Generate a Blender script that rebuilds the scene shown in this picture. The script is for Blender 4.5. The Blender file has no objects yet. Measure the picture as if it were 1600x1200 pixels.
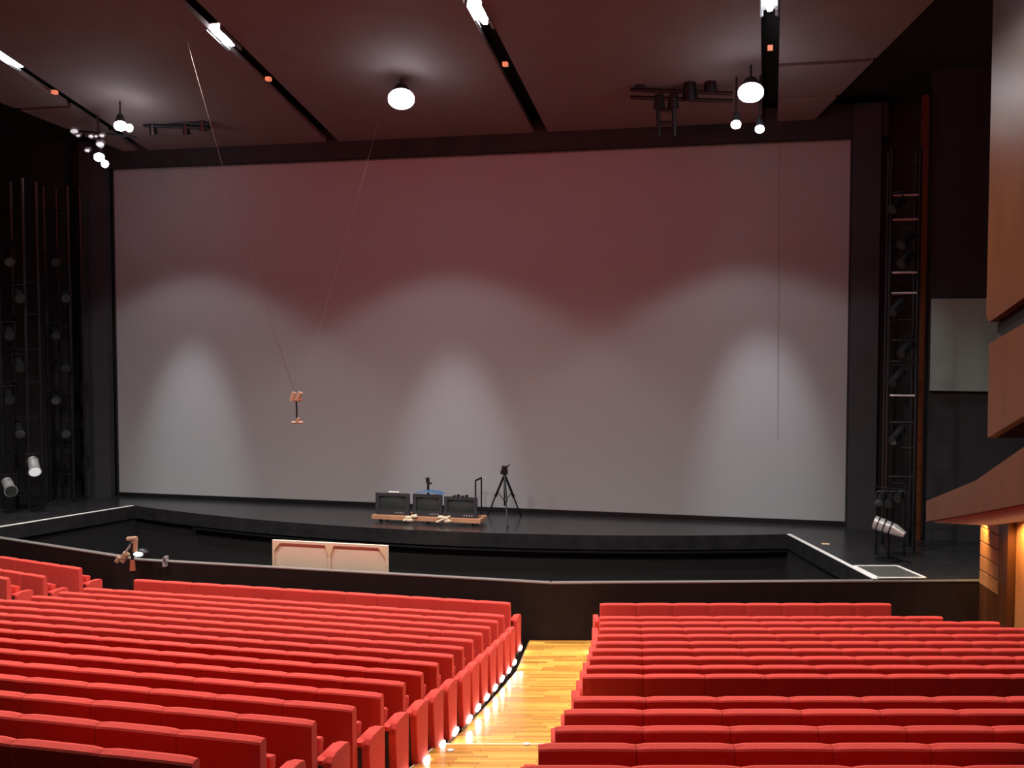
import bpy, bmesh, math, random
from math import radians, sin, cos, pi, atan, hypot
from mathutils import Vector, Matrix
random.seed(7)
S = bpy.context.scene
COL = S.collection

# ------------------------------------------------------------------ camera, world, exposure
FPX = 1650.0
PITCH = atan(80 / FPX)
YAW = radians(13.717)
EYE = Vector((0, 0, 5.5))
cam_d = bpy.data.cameras.new('camera')
cam_d.sensor_width = 36.0
cam_d.lens = 36.0 * FPX / 1600
cam_d.clip_start = 0.05
cam_d.clip_end = 200
cam = bpy.data.objects.new('camera', cam_d)
COL.objects.link(cam)
cam.location = EYE
cam.rotation_euler = (pi / 2 - PITCH, 0, YAW)
S.camera = cam
S.view_settings.view_transform = 'Standard'
S.view_settings.look = 'None'
S.view_settings.exposure = 0.0
S.view_settings.gamma = 1.0
S.view_settings.use_curve_mapping = False
world = bpy.data.worlds.new('world')
S.world = world
world.use_nodes = True
world.node_tree.nodes['Background'].inputs[0].default_value = (1.0, 0.75, 0.6, 1)
world.node_tree.nodes['Background'].inputs[1].default_value = 0.012

HOUSE_W = 2700      # house floods in the ceiling slots
MID_W = 2250        # house downlights further back, above the seating
REAR_W = 2100       # added red fill from the rear, tints the upper screen
WASH_W = 330        # wide stage downlights
CORE_W = 1750        # their hot cores
AISLE_E = 26.0
WOOD_W = 170


def light(name, kind, loc, power, color=(1, 1, 1), target=None, size=0.1, angle=None, blend=0.3, parent=None):
    d = bpy.data.lights.new(name, kind)
    d.energy = power
    d.color = color
    if kind == 'AREA':
        d.size = size
    else:
        d.shadow_soft_size = size
    if kind == 'SPOT':
        d.spot_size = radians(angle)
        d.spot_blend = blend
    o = bpy.data.objects.new(name, d)
    COL.objects.link(o)
    o.location = loc
    if target is not None:
        o.rotation_euler = (Vector(target) - Vector(loc)).to_track_quat('-Z', 'Y').to_euler()
    if parent is not None:
        o.parent = parent
        o.location = Vector(loc) - parent.location
    return o


# ------------------------------------------------------------------ measuring helpers (photo point -> place in the hall)
FW = Vector((-sin(YAW) * cos(PITCH), cos(YAW) * cos(PITCH), -sin(PITCH)))
RT = Vector((cos(YAW), sin(YAW), 0))
UP = RT.cross(FW)


def ray(x, y):
    return FW + RT * ((x - 800) / FPX) - UP * ((y - 600) / FPX)


def on_z(x, y, z):
    d = ray(x, y)
    return EYE + d * ((z - EYE.z) / d.z)


def at(x, y, Y):
    d = ray(x, y)
    return EYE + d * (Y / d.y)


BN = Vector((1, 0.164, 0))          # normal of the side balcony fronts
BP = Vector((3.1, 17.5, 0))


def on_balcony(x, y, off=0.0):
    d = ray(x, y)
    p = EYE + d * ((BP - EYE).dot(BN) / d.dot(BN))
    return p + BN.normalized() * off


CZ, CS = 10.28, 0.215


def ceil_z(Y):
    return CZ + CS * (25 - Y)


# ------------------------------------------------------------------ materials
def mat(name, col, rough=0.6, metal=0.0, noise=0.0, scale=8.0, bump=0.0, rand=0.0, emit=0.0, ecol=None,
        stretch=None, spec=0.5, grain=False, sheen=0.0):
    m = bpy.data.materials.new(name)
    m.use_nodes = True
    nt = m.node_tree
    b = nt.nodes['Principled BSDF']
    b.inputs['Roughness'].default_value = rough
    b.inputs['Metallic'].default_value = metal
    b.inputs['Specular IOR Level'].default_value = spec
    b.inputs['Sheen Weight'].default_value = sheen
    b.inputs['Sheen Tint'].default_value = (1, .55, .4, 1)
    b.inputs['Sheen Roughness'].default_value = .45
    c = (*col, 1)
    b.inputs['Base Color'].default_value = c
    last = None
    if noise or bump:
        tc = nt.nodes.new('ShaderNodeTexCoord')
        mp = nt.nodes.new('ShaderNodeMapping')
        nt.links.new(tc.outputs['Object'], mp.inputs[0])
        if stretch:
            mp.inputs['Scale'].default_value = stretch
        nz = nt.nodes.new('ShaderNodeTexNoise')
        nz.inputs['Scale'].default_value = scale
        nz.inputs['Detail'].default_value = 5
        nt.links.new(mp.outputs[0], nz.inputs['Vector'])
        src = nz.outputs['Fac']
        if grain:
            wv = nt.nodes.new('ShaderNodeTexWave')
            wv.inputs['Scale'].default_value = scale * 0.7
            wv.inputs['Distortion'].default_value = 4
            nt.links.new(mp.outputs[0], wv.inputs['Vector'])
            src = wv.outputs['Fac']
        if noise:
            rp = nt.nodes.new('ShaderNodeMapRange')
            rp.inputs['From Min'].default_value = 0.25
            rp.inputs['From Max'].default_value = 0.75
            rp.inputs['To Min'].default_value = 1 - noise
            rp.inputs['To Max'].default_value = 1 + noise
            nt.links.new(src, rp.inputs['Value'])
            mx = nt.nodes.new('ShaderNodeVectorMath')
            mx.operation = 'SCALE'
            mx.inputs[0].default_value = col
            nt.links.new(rp.outputs['Result'], mx.inputs['Scale'])
            last = mx
        if bump:
            bp = nt.nodes.new('ShaderNodeBump')
            bp.inputs['Strength'].default_value = bump
            bp.inputs['Distance'].default_value = 0.01
            nt.links.new(nz.outputs['Fac'], bp.inputs['Height'])
            nt.links.new(bp.outputs[0], b.inputs['Normal'])
    if rand:
        oi = nt.nodes.new('ShaderNodeObjectInfo')
        rr = nt.nodes.new('ShaderNodeMapRange')
        rr.inputs['To Min'].default_value = 1 - rand
        rr.inputs['To Max'].default_value = 1 + rand
        nt.links.new(oi.outputs['Random'], rr.inputs['Value'])
        m2 = nt.nodes.new('ShaderNodeVectorMath')
        m2.operation = 'SCALE'
        if last:
            nt.links.new(last.outputs[0], m2.inputs[0])
        else:
            m2.inputs[0].default_value = col
        nt.links.new(rr.outputs['Result'], m2.inputs['Scale'])
        last = m2
    if last:
        nt.links.new(last.outputs[0], b.inputs['Base Color'])
    if emit:
        b.inputs['Emission Color'].default_value = (*(ecol or col), 1)
        b.inputs['Emission Strength'].default_value = emit
    return m


M = dict(
    fabric=mat('red_upholstery', (0.64, 0.062, 0.050), 0.85, noise=0.12, scale=60, bump=0.15, rand=0.05, spec=0.15, sheen=0.12),
    shell=mat('dark_seat_metal', (0.02, 0.02, 0.022), 0.5),
    black=mat('black_paint', (0.012, 0.012, 0.014), 0.8, noise=0.3, scale=3),
    blackmetal=mat('black_metal', (0.014, 0.015, 0.018), 0.35, metal=0.4),
    darkwall=mat('dark_grey_wall', (0.026, 0.028, 0.034), 0.8, noise=0.15, scale=2),
    ceiling=mat('brown_ceiling_panel', (0.19, 0.145, 0.145), 0.85, noise=0.06, scale=1.5),
    screen=mat('grey_screen_cloth', (0.305, 0.32, 0.335), 0.95, noise=0.02, scale=40, stretch=(1, 1, 12), spec=0.1),
    stage=mat('black_stage_floor', (0.020, 0.020, 0.023), 0.25, noise=0.3, scale=4, bump=0.05),
    pit=mat('black_pit_lining', (0.008, 0.008, 0.01), 0.9),
    parapet=mat('dark_brown_parapet', (0.016, 0.008, 0.0075), 0.8, noise=0.15, scale=5, spec=0.2),
    cap=mat('pale_metal_cap', (0.28, 0.26, 0.25), 0.4, metal=0.5),
    white=mat('white_edge_paint', (0.75, 0.75, 0.75), 0.5, noise=0.1, scale=10),
    wood=mat('wood_panel', (0.095, 0.032, 0.012), 0.34, noise=0.18, scale=3, stretch=(1, 1, 0.25), spec=0.3),
    woodlight=mat('wood_board', (0.45, 0.19, 0.07), 0.4, noise=0.15, scale=4, stretch=(1, 1, 6)),
    plank=mat('oak_plank', (0.74, 0.36, 0.07), 0.28, noise=0.2, scale=6, stretch=(0.4, 6, 6), rand=0.38, bump=0.03),
    floorbase=mat('dark_floor', (0.06, 0.03, 0.02), 0.7, noise=0.1, scale=5),
    joint=mat('dark_joint', (0.10, 0.045, 0.015), 0.7),
    slot=mat('dark_green_slot', (0.010, 0.014, 0.014), 0.8),
    lamp=mat('lamp_glow', (1, 1, 1), 0.3, emit=30, ecol=(0.85, 0.92, 1.0)),
    lensglow=mat('pale_lens_glow', (1, 1, 1), 0.3, emit=0.5, ecol=(0.9, 0.95, 1.0)),
    aislelamp=mat('aisle_lamp_glow', (1, 1, 1), 0.3, emit=AISLE_E, ecol=(1.0, 0.93, 0.95)),
    redlamp=mat('orange_indicator', (1, 0.3, 0.15), 0.3, emit=0.6, ecol=(1, 0.3, 0.15)),
    silver=mat('silver_casing', (0.55, 0.56, 0.58), 0.35, metal=0.6),
    canvas=mat('cream_canvas', (0.86, 0.66, 0.52), 0.85, noise=0.03, scale=12),
    pine=mat('pine_batten', (0.85, 0.66, 0.42), 0.6, noise=0.1, scale=8, stretch=(0.3, 1, 1)),
    dolly=mat('dolly_wood', (0.50, 0.26, 0.15), 0.6, noise=0.15, scale=8, stretch=(0.3, 1, 1)),
    tvcase=mat('tv_cabinet', (0.03, 0.032, 0.04), 0.5),
    tvglass=mat('tv_glass', (0.035, 0.045, 0.045), 0.12),
    blue=mat('blue_cloth', (0.12, 0.25, 0.5), 0.8),
    tan=mat('tan_microphone', (0.45, 0.28, 0.19), 0.4, metal=0.3),
    cable=mat('brown_cable', (0.09, 0.05, 0.035), 0.8),
    cream=mat('cream_rope', (0.8, 0.68, 0.5), 0.8),
    greypanel=mat('pale_grey_panel', (0.26, 0.36, 0.34), 0.8, noise=0.03, scale=6),
    orange=mat('orange_grip', (0.38, 0.10, 0.05), 0.7),
    hatch=mat('hatch_floor', (0.06, 0.065, 0.06), 0.6, noise=0.2, scale=8),
)


# ------------------------------------------------------------------ mesh helpers
def box(bm, x0, x1, y0, y1, z0, z1, mtx=None):
    vs = [bm.verts.new(v) for v in ((x0, y0, z0), (x1, y0, z0), (x1, y1, z0), (x0, y1, z0),
                                    (x0, y0, z1), (x1, y0, z1), (x1, y1, z1), (x0, y1, z1))]
    for f in ((0, 3, 2, 1), (4, 5, 6, 7), (0, 1, 5, 4), (1, 2, 6, 5), (2, 3, 7, 6), (3, 0, 4, 7)):
        bm.faces.new([vs[i] for i in f])
    if mtx is not None:
        bmesh.ops.transform(bm, matrix=mtx, verts=vs)
    return vs


def prism(bm, pts, ext):
    """polygon pts (3-D) pushed along ext"""
    ext = Vector(ext)
    a = [bm.verts.new(p) for p in pts]
    b = [bm.verts.new(Vector(p) + ext) for p in pts]
    n = len(pts)
    bm.faces.new(a)
    bm.faces.new(b[::-1])
    for i in range(n):
        bm.faces.new((a[i], b[i], b[(i + 1) % n], a[(i + 1) % n]))
    return a + b


def tube(bm, p, q, r, seg=8, r2=None):
    p, q = Vector(p), Vector(q)
    d = q - p
    res = bmesh.ops.create_cone(bm, cap_ends=True, segments=seg, radius1=r, radius2=r if r2 is None else r2, depth=d.length)
    bmesh.ops.transform(bm, matrix=Matrix.Translation((p + q) / 2) @ d.to_track_quat('Z', 'Y').to_matrix().to_4x4(), verts=res['verts'])
    return res['verts']


def ball(bm, c, r, seg=10, sc=(1, 1, 1)):
    res = bmesh.ops.create_uvsphere(bm, u_segments=seg, v_segments=max(4, seg // 2 + 1), radius=r)
    bmesh.ops.transform(bm, matrix=Matrix.Translation(c) @ Matrix.Diagonal((*sc, 1)), verts=res['verts'])


def new():
    return bmesh.new()


def obj(name, bm, m, parent=None, bevel=0.0, smooth=False, loc=None):
    bmesh.ops.recalc_face_normals(bm, faces=bm.faces)
    if bevel:
        bmesh.ops.bevel(bm, geom=[e for e in bm.edges], offset=bevel, segments=2, affect='EDGES', profile=0.6)
    me = bpy.data.meshes.new(name)
    bm.to_mesh(me)
    bm.free()
    me.materials.append(M[m] if isinstance(m, str) else m)
    if smooth:
        for p in me.polygons:
            p.use_smooth = True
    o = bpy.data.objects.new(name, me)
    COL.objects.link(o)
    if parent is not None:
        o.parent = parent
        if loc is None and parent.get('_w'):
            o.location = -parent.location
    if loc is not None:
        o.location = loc
    return o


def thing(name, label, cat, loc=(0, 0, 0), rot=0.0, group=None, worldparts=False):
    """Empty at the thing's base; with worldparts its parts are given in hall coordinates"""
    o = bpy.data.objects.new(name, None)
    o.empty_display_size = 0.1
    COL.objects.link(o)
    o.location = loc
    o.rotation_euler = (0, 0, rot)
    o['label'] = label
    o['category'] = cat
    if group:
        o['group'] = group
    if worldparts:
        o['_w'] = 1
    return o


def tag(o, label, cat, group=None):
    o['label'] = label
    o['category'] = cat
    if group:
        o['group'] = group
    return o


def struct(name, bm, m, parent=None):
    o = obj(name, bm, m, parent)
    o['kind'] = 'structure'
    return o


def bx(x0, x1, y0, y1, z0, z1):
    bm = new()
    box(bm, x0, x1, y0, y1, z0, z1)
    return bm


def dup(root, loc, rot, label=None, group=None, skip=()):
    r = root.copy()
    COL.objects.link(r)
    r.location = loc
    r.rotation_euler = (0, 0, rot)
    if label:
        r['label'] = label
    if group:
        r['group'] = group
    for ch in list(root.children):
        if ch.name.split('.')[0] in skip:
            continue
        c = ch.copy()
        COL.objects.link(c)
        c.parent = r
        for g in ch.children:
            d = g.copy()
            COL.objects.link(d)
            d.parent = c
    return r


# ------------------------------------------------------------------ levels of the seating
ZT = [.95, .95]
for i in range(2, 18):
    ZT.append(ZT[-1] + .125 + .0045 * (i - 2))
H = [z - .95 for z in ZT]           # floor height of each row, row 0 next to the stage
NR = 16
CX = lambda i: -4.21 + (0.135 * i if i < 7 else 0.135 * 6 + 0.05 * (i - 6)) if i else -4.21
CEND = [-4.21, -4.12, -4.02, -3.93, -3.83, -3.74, -3.64, -3.53, -3.46, -3.37, -3.28, -3.20, -3.13, -3.11, -3.10, -3.11]
CY = [17.08 - 0.7925 * i for i in range(NR)]
RP = [(-2.72 + 0.105 * i, 17.39 - 0.793 * i) for i in range(NR)]
RP = [(-2.72, 17.39), (-2.60, 16.57), (-2.47, 15.81), (-2.36, 15.02), (-2.26, 14.22), (-2.15, 13.42), (-2.07, 12.63), (-1.97, 11.84),
      (-1.87, 11.04), (-1.78, 10.26), (-1.68, 9.46), (-1.58, 8.67), (-1.51, 7.89), (-1.42, 7.08), (-1.37, 6.30), (-1.30, 5.51)]
STAGE_Z = 1.06
XC = -7.7                            # stage axis

# ------------------------------------------------------------------ setting: floors
bm = new()
for i in range(NR):                  # centre block terraces
    y1 = CY[i - 1] - .16 if i else 17.98
    y0 = CY[i] - .16
    box(bm, -22, CEND[i] + .02, y0, y1, -1.0, H[i])
box(bm, -22, CEND[-1], -4, CY[-1] - .16, -1.0, H[-1] + .17)
struct('floor', bm, 'floorbase')
bm = new()
R = Matrix.Rotation(YAW, 4, 'Z')
UR = Vector((cos(YAW), sin(YAW), 0))
VR = Vector((-sin(YAW), cos(YAW), 0))
UV = lambda x, y: (x * UR.x + y * UR.y, x * VR.x + y * VR.y)
RUV = [UV(*p) for p in RP]
for i in range(NR):
    v1 = RUV[i - 1][1] - .16 if i else 18.62
    v0 = RUV[i][1] - .16
    h = H[i] if i != 10 else H[9]
    box(bm, RUV[i][0] - .02, 12, v0, v1, -1.0, h, R)
box(bm, RUV[-1][0], 12, -4, RUV[-1][1] - .16, -1.0, H[-1] + .17, R)
struct('floor', bm, 'floorbase')


def aisle_z(v):
    vs = [RUV[i][1] + .3 for i in range(NR)]
    if v >= vs[1]:
        return 0.0
    for i in range(1, NR - 1):
        if v >= vs[i + 1]:
            t = (vs[i] - v) / (vs[i] - vs[i + 1])
            z = H[i] * (1 - t) + H[i + 1] * t
            break
    else:
        z = H[NR - 1]
    return z - 0.02 + (.12 if v < 10.85 else 0)


UL = lambda v: -1.49 + (v - 6.54) * .1413 + (.12 if v < 10.85 else .1)
URR = lambda v: .16 + (v - 6.45) * .119 - .02
bm = new()                           # the ramp under the planks
vv = [18.7, 17.0] + [17.0 - .25 * k for k in range(1, 25)] + [10.86]
vv = sorted([v for v in vv if v >= 10.855], reverse=True)
for seq in (vv, [10.84 - .3 * k for k in range(0, 36)]):
    for a, b in zip(seq, seq[1:]):
        wide = 0.35 if a > 10.85 else 0.12
        za, zb = aisle_z(a), aisle_z(b)
        pts = [(UL(a) - .02, a, za), (URR(a) + .2, a, za), (URR(b) + .2, b, zb), (UL(b) - .02, b, zb)]
        prism(bm, [R @ Vector(p) for p in pts], (0, 0, -.6))
aisle = struct('floor', bm, 'joint')

# oak strips across the aisle, each a piece
pm = bx(-.5, .5, -.5, .5, 0, 1)
bmesh.ops.recalc_face_normals(pm, faces=pm.faces)
pme = bpy.data.meshes.new('plank')
pm.to_mesh(pme)
pm.free()
pme.materials.append(M['plank'])
PW = 0.1
v = 18.62
planks = 0
while v > 7.7:
    if 10.85 < v < 10.85 + PW * .99:
        v = 10.84
    v0, v1 = v - PW, v
    z0, z1 = aisle_z(v0 + .001), aisle_z(v1 - .001)
    tilt = math.atan2(z1 - z0, PW)
    u = UL((v0 + v1) / 2)
    ue = URR((v0 + v1) / 2)
    first = True
    while u < ue - .03:
        L = random.uniform(.25, .75) if first else random.uniform(.55, .85)
        first = False
        e = min(u + L, ue)
        if ue - e < .15:
            e = ue
        o = bpy.data.objects.new('plank', pme)
        COL.objects.link(o)
        o.parent = aisle
        o.scale = (e - u - .004, PW - .005, .012)
        o.location = R @ Vector(((u + e) / 2, (v0 + v1) / 2, (z0 + z1) / 2))
        o.rotation_euler = Matrix.Rotation(YAW, 3, 'Z').to_4x4().to_quaternion().to_euler()
        o.rotation_euler = (Matrix.Rotation(YAW, 3, 'Z') @ Matrix.Rotation(tilt, 3, 'X')).to_euler()
        planks += 1
        u = e
    v = v0
print('planks', planks)
bm = new()                           # pale nosing round the raised end of the aisle
for a, b in ((10.84, 9.9), (9.9, 8.6), (8.6, 7.0)):
    prism(bm, [R @ Vector(p) for p in ((UL(a) - .03, a, aisle_z(a) + .014), (UL(a) - .005, a, aisle_z(a) + .014),
                                       (UL(b) - .005, b, aisle_z(b) + .014), (UL(b) - .03, b, aisle_z(b) + .014))], (0, 0, -.03))
prism(bm, [R @ Vector(p) for p in ((UL(10.84), 10.85, aisle_z(10.83) + .014), (URR(10.84), 10.85, aisle_z(10.83) + .014),
                                   (URR(10.84), 10.82, aisle_z(10.83) + .014), (UL(10.84), 10.82, aisle_z(10.83) + .014))], (0, 0, -.03))
struct('trim_1', bm, 'pine')
bm = new()
for (u_, v_) in ((-.62, 10.45), (.15, 10.78)):     # two little floor marks, coloured white to imitate their highlights
    tube(bm, R @ Vector((u_, v_, aisle_z(v_) + .012)), R @ Vector((u_, v_, aisle_z(v_) + .03)), .035, 10)
struct('trim_2', bm, 'white')

bm = new()                           # orchestra pit floor
box(bm, -20, 4.5, 18.0, 25.3, -1.2, -1.0)
struct('floor', bm, 'pit')

# ------------------------------------------------------------------ stage
front = []
for k in range(17):
    x = -15.8 + 16.2 * k / 16
    front.append((x, 22.42 + 1.48 * ((x - XC) / 8.1) ** 2))
SR = [(0.40, 23.9), (1.86, 19.83), (3.71, 20.35), (9, 21.6), (9, 26.5)]
SL = [(2 * XC - x, y) for x, y in SR]
bm = new()
poly = front + SR[1:] + [SL[-1]] + SL[1:-1][::-1]
prism(bm, [(x, y, STAGE_Z) for x, y in poly], (0, 0, -.32))
struct('floor', bm, 'stage')
bm = new()                           # fascia of the pit below the stage lip
poly2 = [(x, y + .12) for x, y in front] + [(SR[1][0] + .1, SR[1][1] + .12), (9, 21.7), (9, 26.5), (-24.4, 26.5), (-24.4, 21.7), (SL[1][0] - .1, SL[1][1] + .12)]
prism(bm, [(x, y, STAGE_Z - .33) for x, y in poly2], (0, 0, -1.9))
struct('wall_pit', bm, 'pit')
bm = new()                           # thin ledge at the foot of the fascia
for (a, b) in zip(front[2:-1], front[3:]):
    prism(bm, [(a[0], a[1] - .03, .70), (b[0], b[1] - .03, .70), (b[0], b[1] + .2, .70), (a[0], a[1] + .2, .70)], (0, 0, -.035))
struct('trim_3', bm, 'blackmetal')


def edge_strip(bm, a, b, w, z, h=.012):
    a, b = Vector((*a, z)), Vector((*b, z))
    n = (b - a).cross(Vector((0, 0, 1))).normalized() * w / 2
    prism(bm, [a - n, a + n, b + n, b - n], (0, 0, h))


bm = new()
edge_strip(bm, (.45, 23.88), (1.9, 19.86), .09, STAGE_Z + .002)
struct('trim_4', bm, 'white')
bm = new()
edge_strip(bm, (2 * XC - .45, 23.88), (2 * XC - 1.9, 19.86), .09, STAGE_Z + .002)
struct('trim_5', bm, 'white')

p = on_z(1290, 850, STAGE_Z)
tag(obj('tape_mark', bx(p.x - .08, p.x + .08, p.y - .05, p.y + .05, STAGE_Z, STAGE_Z + .01), 'pine'),
    'small pale tape mark on the stage floor beside the right white edge', 'tape')
# floor hatch in the right wing of the stage: frame and lid
t = thing('floor_hatch', 'white-framed floor hatch in the stage floor by the front corner, right side', 'hatch', (2.1, 20.4, STAGE_Z), worldparts=True)
hp = [(1.60, 20.87), (2.40, 21.07), (2.78, 20.16), (1.95, 19.94)]
bm = new()
prism(bm, [(x, y, STAGE_Z + .001) for x, y in hp], (0, 0, .008))
obj('lid', bm, 'hatch', t)
for k in range(4):
    bm = new()
    edge_strip(bm, hp[k], hp[(k + 1) % 4], .06, STAGE_Z + .009)
    obj('frame', bm, 'white', t)

# ------------------------------------------------------------------ pit parapet (follows the three seating blocks)
WP = [(9.0, 21.75), (3.71, 20.27), (-3.75, 18.25), (-11.95, 18.22), (-16.2, 19.45), (-22, 21.1)]
bm = new()
bc = new()
for a, b in zip(WP, WP[1:]):
    a, b = Vector((*a, 0)), Vector((*b, 0))
    n = (b - a).cross(Vector((0, 0, 1))).normalized() * .12
    if n.y < 0:
        n = -n
    prism(bm, [a + Vector((0, 0, -1)), b + Vector((0, 0, -1)), b + Vector((0, 0, 1.03)), a + Vector((0, 0, 1.03))], n)
    prism(bc, [a + Vector((0, 0, 1.03)) - n * .08, b + Vector((0, 0, 1.03)) - n * .08, b + Vector((0, 0, 1.05)) - n * .08, a + Vector((0, 0, 1.05)) - n * .08], n * 1.16)
pw = struct('wall_front', bm, 'parapet')
struct('trim_6', bc, 'cap')

# ------------------------------------------------------------------ stage house: screen, header, masking walls
t = thing('projection_screen', 'huge pale grey projection screen filling the stage opening, behind the televisions', 'screen', (XC, 25.23, STAGE_Z), worldparts=True)
bm = new()
nx = 48
for k in range(nx):
    pass
box(bm, -17.16, 1.72, 25.23, 25.27, STAGE_Z + .11, 9.87)
obj('screen_cloth', bm, 'screen', t)
bm = new()
box(bm, -17.16, 1.72, 25.18, 25.30, STAGE_Z, STAGE_Z + .11)
obj('bottom_bar', bm, 'blackmetal', t)
bm = new()
for x0, x1 in ((-17.20, -17.16), (1.72, 1.76)):
    box(bm, x0, x1, 25.2, 25.3, STAGE_Z, 9.9)
obj('side_tape', bm, 'black', t)

struct('wall_back', bx(-25, 10, 25.5, 25.7, 0, 13), 'black')
struct('trim_7', bx(-17.9, 2.5, 24.95, 25.2, 9.87, 10.6), 'black')
bm = new()                           # masking flats each side of the screen
box(bm, 1.76, 2.35, 24.9, 25.1, STAGE_Z, 10.6)
struct('wall_mask_right', bm, 'darkwall')
bm = new()
box(bm, -18.0, -17.2, 24.9, 25.1, STAGE_Z, 10.6)
struct('wall_mask_left', bm, 'darkwall')
bm = new()
box(bm, 3.28, 8.5, 24.0, 24.2, STAGE_Z, 12.5)
struct('wall_stage_right', bm, 'darkwall')
bm = new()
box(bm, 3.06, 3.2, 23.9, 24.1, STAGE_Z, 10.5)
struct('trim_8', bm, 'wood')
bm = new()
box(bm, -24, -18.6, 25.1, 25.3, STAGE_Z, 12.5)
struct('wall_stage_left', bm, 'black')
for sx, nm in ((1, 'wall_right'), (-1, 'wall_left')):
    bm = new()
    X = 8.6 if sx > 0 else -24.2
    box(bm, X, X + .2, -4, 26, -1, 18)
    struct(nm, bm, 'black')

# pale panel on the dark wall
t = tag(obj('acoustic_panel', bx(3.32, 4.75, 23.9, 23.98, 4.27, 6.22), 'greypanel'),
        'pale grey rectangular panel mounted on the dark wall beside the balcony', 'panel')

# ------------------------------------------------------------------ ceiling with its long lighting slots
EL = lambda Y: 2 * XC - .35 - (0.88 + (25.05 - Y) * .374)
ER = lambda Y: 0.88 + (25.05 - Y) * .374
SX = [-16.1, -10.72, -5.38, -0.06]
SW = .17
bm = new()
ys = [25.0, 24.0]
y = 23.6
cuts = [(23.88, 23.76), (22.28, 22.16)]


def cpoly(bm, x0a, x1a, x0b, x1b, ya, yb):
    prism(bm, [(x0a, ya, ceil_z(ya)), (x1a, ya, ceil_z(ya)), (x1b, yb, ceil_z(yb)), (x0b, yb, ceil_z(yb))], (0, 0, .12))


Yf, Yr = 25.2, -4.0
for k in range(len(SX) + 1):
    if k == 0:
        for ya, yb in ((Yf, 23.88), (23.74, 22.28), (22.14, Yr)):
            b_ = SX[0] - SW
            cpoly(bm, EL(ya), b_, EL(yb), b_, ya, yb)
    elif k == len(SX):
        for ya, yb in ((Yf, 23.88), (23.74, 22.28), (22.14, Yr)):
            a_ = SX[-1] + SW
            cpoly(bm, a_, ER(ya), a_, ER(yb), ya, yb)
    else:
        a_, b_ = SX[k - 1] + SW, SX[k] - SW
        cpoly(bm, a_, b_, a_, b_, Yf, Yr)
struct('ceiling', bm, 'ceiling')
bm = new()                           # dark void above the slots and beside the ceiling
prism(bm, [(-25, Yf + .4, ceil_z(Yf + .4) + .55), (10, Yf + .4, ceil_z(Yf + .4) + .55), (10, Yr, ceil_z(Yr) + .55), (-25, Yr, ceil_z(Yr) + .55)], (0, 0, .1))
struct('ceiling', bm, 'slot')

# floods in the slots, visible ones and the next ones behind the camera's view
FL = [(-16.0, 19.9), (-10.78, 19.65), (-5.37, 19.5), (-0.08, 19.75)]
names = ['leftmost', 'second from the left', 'second from the right', 'rightmost']


def flood(loc, label, group, power, tgt, vis=True, length=.9):
    x, y_, z = loc
    t = thing('ceiling_floodlight', label, 'ceiling light', loc, group=group, worldparts=True)
    slope = math.atan(CS)
    mt = Matrix.Translation(loc) @ Matrix.Rotation(-slope, 4, 'X')
    bm = new()
    for s in (-1, 1):
        box(bm, s * .15 - .01, s * .15 + .01, -length / 2, length / 2, -.02, .14, mt)
    box(bm, -.15, .15, -length / 2, length / 2, .12, .15, mt)
    obj('housing', bm, 'cap', t)
    bm = new()
    nseg = 12
    pts = []
    for k in range(nseg + 1):
        a = pi * k / nseg
        pts.append(mt @ Vector((.13 * cos(a), -.25 - .13 * sin(a), .02)))
    pts += [mt @ Vector((-.03, .32, .02)), mt @ Vector((.05, .32, .02))]
    prism(bm, pts, (0, 0, .06))
    obj('lens', bm, 'lamp', t)
    for s in (-1, 1):
        bm = new()
        box(bm, s * .12 - .012, s * .12 + .012, .1, .45, 0, .05, mt)
        obj('bracket', bm, 'silver', t)
    light('flood_beam', 'SPOT', (x, y_, z - .1), power, (1.0, .93, .86), tgt, .15, 118, .8, parent=t)
    return t


for (x, y_), nm in zip(FL, names):
    flood((x, y_, ceil_z(y_) - .02), 'bright white floodlight in a dark ceiling slot, %s of the four' % nm, 'floodlights in the ceiling slots',
          HOUSE_W, (x, y_ - 5, 0))
for (x, y_) in ((-16.1, 9.5), (-10.7, 9.5), (-5.4, 9.5), (-0.06, 9.5)):
    light('house_beam', 'SPOT', (x, y_ + 1.5, ceil_z(y_ + 1.5) - .1), MID_W, (1, .90, .80), (x, y_ + 2.0, 0), .2, 130, .5)
for x in (-15.0, -7.7, -0.5):  # unseen red spots, added to redden the top of the screen
    light('rear_red_fill', 'SPOT', (x, -1.0, 13.5), REAR_W, (1, .10, .13), (XC + (x - XC) * .5, 25, 10.0), .6, 50, 1.0)
for n_, (x, p) in enumerate(zip(SX, ((105, 163), (419, 128), (792, 101), (1212, 86)))):
    q = at(p[0], p[1], 21)
    yy = 21.4
    bm = new()
    box(bm, x - .05, x + .05, yy, yy + .12, ceil_z(yy) - .05, ceil_z(yy) + .03)
    tag(obj('indicator_lamp', bm, 'redlamp'), 'tiny orange lamp in a ceiling slot, %s of the four' % names[n_], 'lamp', 'orange lamps in the ceiling slots')


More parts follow.
